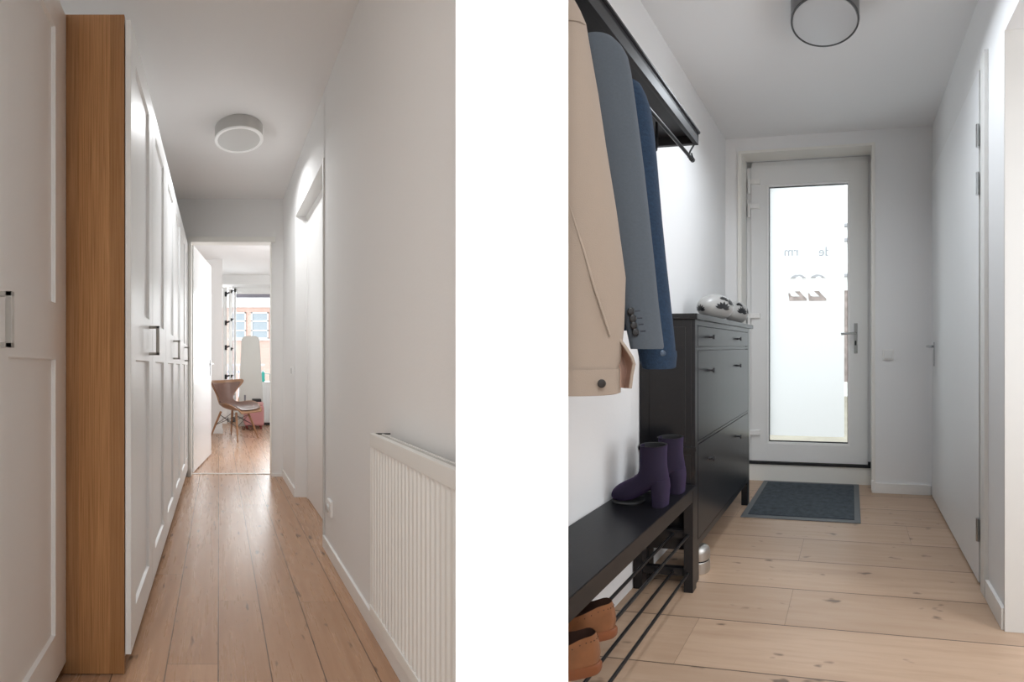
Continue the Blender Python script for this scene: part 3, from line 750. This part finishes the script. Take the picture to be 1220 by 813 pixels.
loafer((-.686, 1.135, .262), 'tan leather loafer on the bench rack, the farther one closer to the bench leg')

# --- purple boots
def boot(base, ang, lab):
    bs = Vector(base); t = thing('ankle_boot', lab, 'boot', R, bs, 'purple ankle boots on the bench')
    fd_ = Vector((-math.cos(ang), math.sin(ang), 0)); sd = Vector((math.sin(ang), math.cos(ang), 0)); up = Vector((0, 0, 1))
    def T(f, s, z): return bs + fd_*f + sd*s + up*z
    SU = mat('purple suede', (.007, .0025, .019), .9, vary=.25, vscale=30)
    SU.node_tree.nodes['Principled BSDF'].inputs['Sheen Weight'].default_value = .12
    SU.node_tree.nodes['Principled BSDF'].inputs['Sheen Tint'].default_value = (.35, .15, .7, 1)
    secs = [((.050, .238), (-.056, .238), .044), ((.049, .20), (-.054, .20), .043), ((.050, .16), (-.054, .163), .041), ((.056, .132), (-.060, .135), .041), ((.068, .116), (-.067, .108), .042),
            ((.085, .105), (-.062, .084), .041), ((.104, .096), (-.012, .074), .040), ((.130, .084), (.040, .040), .044), ((.155, .072), (.090, .010), .046), ((.174, .056), (.140, .006), .040), ((.183, .036), (.170, .010), .026), ((.184, .024), (.180, .016), .010)]
    rings = []
    for t_, s_, hw in secs:
        a_, c_ = T(t_[0], 0, t_[1]), T(s_[0], 0, s_[1])
        rings.append(ring((a_+c_)/2, (a_-c_)/2, sd*hw, 24, .85))
    b = B(); loft(b, rings, False, True); 
    inner = [ring(T(0, 0, .238), fd_*.050, sd*.038, 24, .85), ring(T(0, 0, .15), fd_*.048, sd*.035, 24, .85)]
    finish('boot_upper', b, SU, R, t, subdiv=1)
    b = B(); loft(b, [ring(T(0, 0, .239), fd_*.0565, sd*.0445, 24, .85)]+inner, False, True); finish('lining', b, RUB, R, t)
    b = B(); loft(b, [ring(T(-.034, 0, 0), fd_*.027, sd*.030, 20, .6), ring(T(-.034, 0, .03), fd_*.029, sd*.032, 20, .6), ring(T(-.034, 0, .075), fd_*.032, sd*.037, 20, .7), ring(T(-.030, 0, .105), fd_*.034, sd*.038, 20, .8)]); finish('heel', b, SU, R, t)
    b = B(); loft(b, [ring(T(.115, 0, 0), fd_*.064, sd*.040, 24, .8), ring(T(.116, 0, .006), fd_*.069, sd*.043, 24, .8), ring(T(.116, 0, .012), fd_*.066, sd*.041, 24, .8)]); finish('sole', b, RUB, R, t)
boot((-.785, 1.585, .47), math.radians(8), 'purple suede block-heeled ankle boot on the bench, the nearer of the pair')
boot((-.780, 1.735, .47), math.radians(4), 'purple suede block-heeled ankle boot on the bench, half hidden behind the other')

# --- steel door stop
ds = thing('door_stop', 'round brushed-steel door stop on the floor behind the bench leg', 'door stop', R, (-.735, 1.985, 0))
b = B(); lathe(b, [(.042, 0), (.045, .003), (.045, .052), (.042, .055)], (-.735, 1.985, 0), 32); finish('lower_ring', b, STEEL, R, ds)
b = B(); lathe(b, [(.040, .054), (.040, .064)], (-.735, 1.985, 0), 32); finish('rubber_band', b, RUB, R, ds)
b = B(); lathe(b, [(.043, .063), (.045, .066), (.045, .095), (.040, .112), (.026, .123), (.001, .126)], (-.735, 1.985, 0), 32); finish('domed_top', b, STEEL, R, ds)

# --- hat rack
hr = thing('coat_rack', 'black wall-mounted hat shelf with clothes rail above the bench', 'coat rack', R, (-.85, 1.45, 2.04))
pl = [(-.702, .985), (-.702, 1.865), (-.985, 1.865), (-.985, 1.14), (-.93, .985)]
b = B(); prism(b, pl, 2.068, 2.080); bx(b, -.722, -.702, .985, 1.866, 2.030, 2.083, .002); bx(b, -.985, -.702, 1.848, 1.866, 2.030, 2.083, .002); bx(b, -.985, -.968, 1.12, 1.866, 2.0, 2.083, .002)
finish('shelf', b, BLACKR, R, hr)
b = B(); prism(b, [(-.695, .98), (-.695, 1.873), (-.985, 1.873), (-.985, 1.14), (-.93, .98)], 2.083, 2.096, bev=.003); finish('top_board', b, BLACKR, R, hr)
b = B(); tube(b, [(-.738, 1.0, 1.972), (-.738, 1.87, 1.972)], .0085); finish('clothes_rail', b, BLACKM, R, hr)
b = B(); tube(b, [(-.738, 1.868, 1.972), (-.738, 1.885, 1.972)], [.012, .012]); finish('rail_cap', b, BLACKM, R, hr)
for y in (1.02, 1.855):
    b = B(); tube(b, [(-.715, y, 2.035), (-.738, y, 2.0), (-.748, y, 1.972), (-.738, y, 1.960), (-.727, y, 1.972), (-.732, y, 1.99)], .004, 8); finish('bracket', b, BLACKM, R, hr)
for y in (1.72,):
    b = B(); tube(b, [(-.836, y, 2.07), (-.833, y, 1.975), (-.838, y, 1.950), (-.853, y, 1.937), (-.870, y, 1.940), (-.880, y, 1.955)], .006, 8); finish('hook', b, BLACKM, R, hr)

# --- hanging clothes -------------------------------------------------
GD = Vector((-.80, .60, 0)).normalized()     # garments swing round on the rail
GN = Vector((.60, .80, 0)).normalized()
U = Vector((CT, -ST, 0))                     # crosswise in the hall
def sleeve(rows, dep, sq=.85):
    rings = []
    for px0, px1, py, d in rows:
        p0, p1 = RP(px0, py, d), RP(px1, py, d); c = (p0+p1)/2; u = (p1-p0)/2
        v = Vector((-u.y, u.x, 0)).normalized()*dep*(min(1, u.length/.03))
        rings.append(ring(c, u, v, 28, sq))
    return rings
def torso(sh, z_sh, z_hem, half, thick, drop=.07, GD=GD, GN=GN):
    """flat elliptical body hanging from the shoulder line; sh = outer shoulder point in plan"""
    sh = Vector((sh[0], sh[1], 0)); mid = sh + GD*half; rings = []
    N_ = 9
    for i in range(N_):
        t = i/(N_-1)
        z = z_sh + (z_hem-z_sh)*t
        if i == 0: h, th_ = half*.30, thick*.35
        elif i == 1: h, th_, z = half*.86, thick*.7, z_sh-drop*.7
        elif i == 2: h, th_, z = half*.97, thick*.95, z_sh-drop*1.6
        else: h, th_ = half*(.95+.03*t), thick*(1.0+.05*math.sin(t*7))
        rings.append([p + GN*.008*math.sin(k*1.3+z*3) for k, p in enumerate(ring(mid+Vector((0, 0, z)), GD*h, GN*th_, 28, .8))])
    return rings, mid
def hanger(mid, z, lab):
    t = thing('clothes_hanger', lab, 'hanger', R, (mid.x, mid.y, z-.03), 'hangers on the clothes rail')
    b = B(); tube(b, [mid+Vector((0, 0, z-.01))-GD*.13-Vector((0, 0, .04)), mid+Vector((0, 0, z)), mid+Vector((0, 0, z-.05))+GD*.13], [.006, .009, .006], 10); finish('shoulder_bar', b, mat('dark hanger wood', (.10, .05, .03), .4), R, t)
    rail = Vector((-.738, mid.y, 1.972)); m = mid+Vector((0, 0, z))
    b = B(); tube(b, [m, m.lerp(rail, .5)+Vector((0, 0, .0)), rail+Vector((.014, 0, .0)), rail+Vector((.008, 0, .012)), rail+Vector((-.004, 0, .0145)), rail+Vector((-.013, 0, .004))], .0022, 8); finish('hook', b, CHROME, R, t)

# beige overshirt (nearest)
BEI = mat('beige wool twill', (.35, .285, .232), .95, bump=.25, bscale=500)
BEI2 = mat('beige lining', (.36, .23, .18), .9)
g1 = thing('overshirt', 'beige overshirt hanging nearest the camera, with dark button at its cuff', 'shirt', R, (-.6, .97, 1.0))
rows = [(652, 668, -22, 1.0), (640, 680, -8, .99), (630, 689, 8, .985), (625, 696, 24, .98), (624, 700, 48, .975), (628, 711, 110, .97), (632, 720, 170, .97), (638, 733, 250, .97), (644, 744, 330, .97), (650, 742, 390, .97), (654, 738, 430, .97), (654, 736, 442, .97)]
b = B(); loft(b, sleeve(rows, .045), True, False); finish('sleeve', b, BEI, R, g1)
b = B(); loft(b, [[p for p in r] for r in sleeve([(652, 737.5, 439.5, .968), (652, 738, 446, .968), (652, 737.5, 468.5, .968), (653, 735, 469.5, .968)], .050)], False, False)
cf = finish('cuff', b, BEI, R, g1)
b = B(); p = RP(729, 455, .968); lathe(b, [(.0085, 0), (.0095, .002), (.0095, .004), (.006, .005)], p+Vector((.006, -.046, 0)), 20, 'Y')
for v in b.verts: v.co.y = 2*(p.y-.046) - v.co.y
finish('button', b, mat('dark horn button', (.02, .016, .014), .35), R, cf)
# open cuff placket: a folded strip hanging behind the cuff
pts = [(730, 398), (738, 404), (746, 415), (753, 426), (755.5, 434), (753, 447), (751, 463)]
inn = [(722, 402), (728, 416), (735, 428), (738, 442), (738, 450), (738, 457), (738, 462)]
b = B(); grid(b, [[RP(a[0]*(1-k/4)+c[0]*k/4, a[1]*(1-k/4)+c[1]*k/4, .975+.03*math.sin(PI*k/4)) for k in range(5)] for a, c in zip(inn, pts)], .004); finish('cuff_placket', b, BEI2, R, g1)
b = B(); tube(b, [RP(x, y, .967) for x, y in pts], .0035, 8); finish('placket_edge', b, BEI, R, g1)
b = B(); tube(b, [RP(x, y, dd_) for x, y, dd_ in ((672, 222, .9275), (684, 262, .926), (696, 300, .926), (708, 342, .926), (718, 372, .928), (727, 400, .934))], [.0015, .0022, .0026, .0026, .0024, .002], 8); finish('sleeve_seam', b, BEI, R, g1)
b = B(); tube(b, [RP(x, y, dd_) for x, y, dd_ in ((660, 26, .935), (676, 23, .937), (690, 25, .955), (697, 29, .975))], .0018, 8); finish('shoulder_seam', b, BEI, R, g1)
rg, mid = torso((-.645, .958), 1.93, 1.05, .125, .035, GD=Vector((-.99, .12, 0)), GN=Vector((.12, .99, 0)))
b = B(); loft(b, rg); finish('body', b, BEI, R, g1)
hanger(mid, 1.93, 'clothes hanger holding the beige overshirt')

# blue-grey blazer
BLZ = mat('blue grey suiting', (.082, .099, .120), .95, bump=.3, bscale=700, vary=.12, vscale=160)
g2 = thing('blazer', 'blue-grey tailored blazer with four dark cuff buttons, second on the rail', 'blazer', R, (-.6, 1.08, 1.1))
rows = [(708, 727, 47, 1.12), (699, 735, 50, 1.115), (696, 741.5, 56, 1.11), (697, 747, 66, 1.105), (699, 751, 84, 1.10), (701, 756, 120, 1.10), (709, 762, 165, 1.10), (716, 767, 205, 1.10), (724, 772.5, 255, 1.10), (732, 778.5, 310, 1.10), (742, 784, 365, 1.10), (752, 790, 413, 1.10), (753, 789, 416, 1.10)]
b = B(); loft(b, sleeve(rows, .036), True, False); sl = finish('sleeve', b, BLZ, R, g2)
b = B(); loft(b, sleeve([(753.5, 788.5, 416, 1.10), (753, 787, 395, 1.10)], .033), False, True); finish('sleeve_lining', b, mat('dark jacket lining', (.02, .022, .03), .6), R, g2)
for k, (x, y) in enumerate(((752.5, 371), (755, 379.5), (756, 388), (758, 396))):
    p = RP(x, y, 1.063); b = B(); lathe(b, [(.0085, .0), (.0095, .002), (.0095, .004), (.006, .006)], p, 18, 'Y')
    for v in b.verts: v.co.y = 2*p.y - v.co.y
    finish('button', b, mat('black sleeve button', (.012, .012, .014), .35), R, sl)
b = B()
for x, y in ((759, 371), (761.5, 379.5), (763, 387), (765.5, 395)):
    tube(b, [RP(x-2, y, 1.0655), RP(x+4, y-.5, 1.066)], .0022, 6)
finish('buttonhole', b, mat('buttonhole thread', (.03, .035, .05), .8), R, sl)
rg, mid = torso((-.665, 1.085), 1.92, 1.13, .145, .035, GD=Vector((-.985, .17, 0)), GN=Vector((.17, .985, 0)))
b = B(); loft(b, rg); finish('body', b, BLZ, R, g2)
hanger(mid, 1.905, 'clothes hanger holding the blue-grey blazer')

# denim blue jacket
DEN = mat('deep blue denim corduroy', (.013, .034, .072), .95, bump=.5, bscale=300, vary=.5, vscale=120)
g3 = thing('jacket', 'dark blue denim jacket hanging third on the rail', 'jacket', R, (-.6, 1.23, 1.05))
rows = [(742, 758, 98, 1.28), (738, 764, 102, 1.275), (737, 769, 112, 1.27), (738, 775, 130, 1.265), (741, 779, 160, 1.26), (744, 782, 190, 1.26), (748, 788, 260, 1.26), (752, 793, 310, 1.26), (757, 799, 365, 1.26), (759.5, 804, 412, 1.26), (762, 804.5, 425, 1.26), (763, 804, 431, 1.26)]
R3 = sleeve(rows, .035)
# slanting cuff hem
def slant(r, k):
    return [p + Vector((0, 0, -k*(.5-((p-r[0]).dot(U)/((r[14]-r[0]).dot(U)) if abs((r[14]-r[0]).dot(U)) > 1e-5 else 0)))) for p in r]
b = B(); loft(b, R3, True, False); finish('sleeve', b, DEN, R, g3)
b = B(); loft(b, sleeve([(761.5, 805.5, 418, 1.26), (762, 806, 424, 1.26), (766, 804.5, 438, 1.26), (769, 802, 439.5, 1.26)], .038), False, False); cf = finish('cuff', b, DEN, R, g3)
b = B(); loft(b, sleeve([(769, 802, 439, 1.26), (767, 800, 425, 1.26)], .034), False, True); finish('cuff_lining', b, RUB, R, cf)
p = RP(790, 421, 1.226); b = B(); lathe(b, [(.0085, 0), (.009, .003), (.005, .005)], p, 18, 'Y')
for v in b.verts: v.co.y = 2*p.y - v.co.y
finish('button', b, mat('blue shank button', (.10, .14, .2), .3, .5), R, cf)
rg, mid = torso((-.685, 1.225), 1.88, 1.15, .14, .035, GD=Vector((-.97, .23, 0)), GN=Vector((.23, .97, 0)))
b = B(); loft(b, rg); finish('body', b, DEN, R, g3)
hanger(mid, 1.87, 'clothes hanger holding the dark blue denim jacket')

for o in bpy.data.objects:
    if '_b' in o: del o['_b']

# =====================================================================
#  LIGHT
# =====================================================================
wd = bpy.data.worlds.new('World'); sc.world = wd; wd.use_nodes = True
bg = wd.node_tree.nodes['Background']; bg.inputs[0].default_value = (.95, .98, 1.0, 1); bg.inputs[1].default_value = 1.95
def area(name, hall, loc, look, sx, sy, power, color=(1, 1, 1), spread=180):
    la = bpy.data.lights.new(name, 'AREA'); la.shape = 'RECTANGLE'; la.size = sx; la.size_y = sy; la.energy = power; la.color = color
    la.spread = math.radians(spread)
    o = bpy.data.objects.new(name, la); col.objects.link(o); o.location = hall(loc)
    d = Vector(hall(look)) - o.location; o.rotation_euler = d.to_track_quat('-Z', 'Y').to_euler(); return o
area('vestibule_fill', REAL, (.3, -1.0, 2.66), (.3, -1.0, 0), 1.6, 1.0, 44, (.95, .98, 1))  # unseen fill added behind the camera to brighten both halls
area('pier_fill_beam', REAL, (0, -1.85, 1.2), (0, 0.84, 1.2), .165, 2.4, 11, (1, 1, 1), 2)  # unseen narrow beam added to drive the pier to full white
area('side_room_fill', R, (2.2, 1.0, 1.5), (.6, 1.6, 1.3), .9, 1.8, 17, (.88, .94, 1))  # unseen fill added beyond the right opening to brighten the hall
area('far_room_side_fill', L, (1.75, 6.2, 1.6), (-1.8, 6.2, 1.2), 2.2, 2.0, 48, (.97, .98, 1))  # added fill in front of a solid side wall, no window there
area('far_room_window_daylight', L, (.9, 9.1, 1.9), (.5, 4, .6), 1.6, 2.2, 45, (.97, .98, 1))
area('front_door_daylight', R, (-.35, 4.3, 1.9), (-.35, 3.4, 1.3), 1.4, 2.2, 12, (.96, .98, 1))
def lamp(name, hall, loc, power, color):  # added fill disk below a ceiling lamp that is itself unlit
    la = bpy.data.lights.new(name, 'AREA'); la.shape = 'DISK'; la.size = .30; la.spread = math.radians(160); la.energy = power; la.color = color
    o = bpy.data.objects.new(name, la); col.objects.link(o); o.location = hall(loc)
lamp('left_hall_fill', L, (.14, 2.985, 2.70), 8, (.97, .985, 1))  # added to lift the wardrobe hall; its ceiling lamp is off
lamp('right_hall_fill', R, (-.126, 1.981, 2.612), 8.5, (.88, .94, 1))  # added to lift the front-door hall, whose lamp is off too

# =====================================================================
#  CAMERA AND VIEW
# =====================================================================
cam = bpy.data.cameras.new('Camera'); co = bpy.data.objects.new('Camera', cam); col.objects.link(co); sc.camera = co
co.location = (0, 0, 1.1); co.rotation_euler = (PI/2, 0, 0)
cam.sensor_fit = 'HORIZONTAL'; cam.sensor_width = 36; cam.lens = 36*501/1220
cam.shift_y = 19/1220; cam.clip_start = .02; cam.clip_end = 100
v = sc.view_settings; v.view_transform = 'Standard'; v.look = 'None'; v.gamma = 1; v.exposure = .38; v.use_curve_mapping = False
cy_ = sc.cycles
cy_.use_denoising = True; cy_.max_bounces = 14; cy_.diffuse_bounces = 8; cy_.glossy_bounces = 5; cy_.transparent_max_bounces = 12; cy_.transmission_bounces = 8
cy_.sample_clamp_indirect = 6
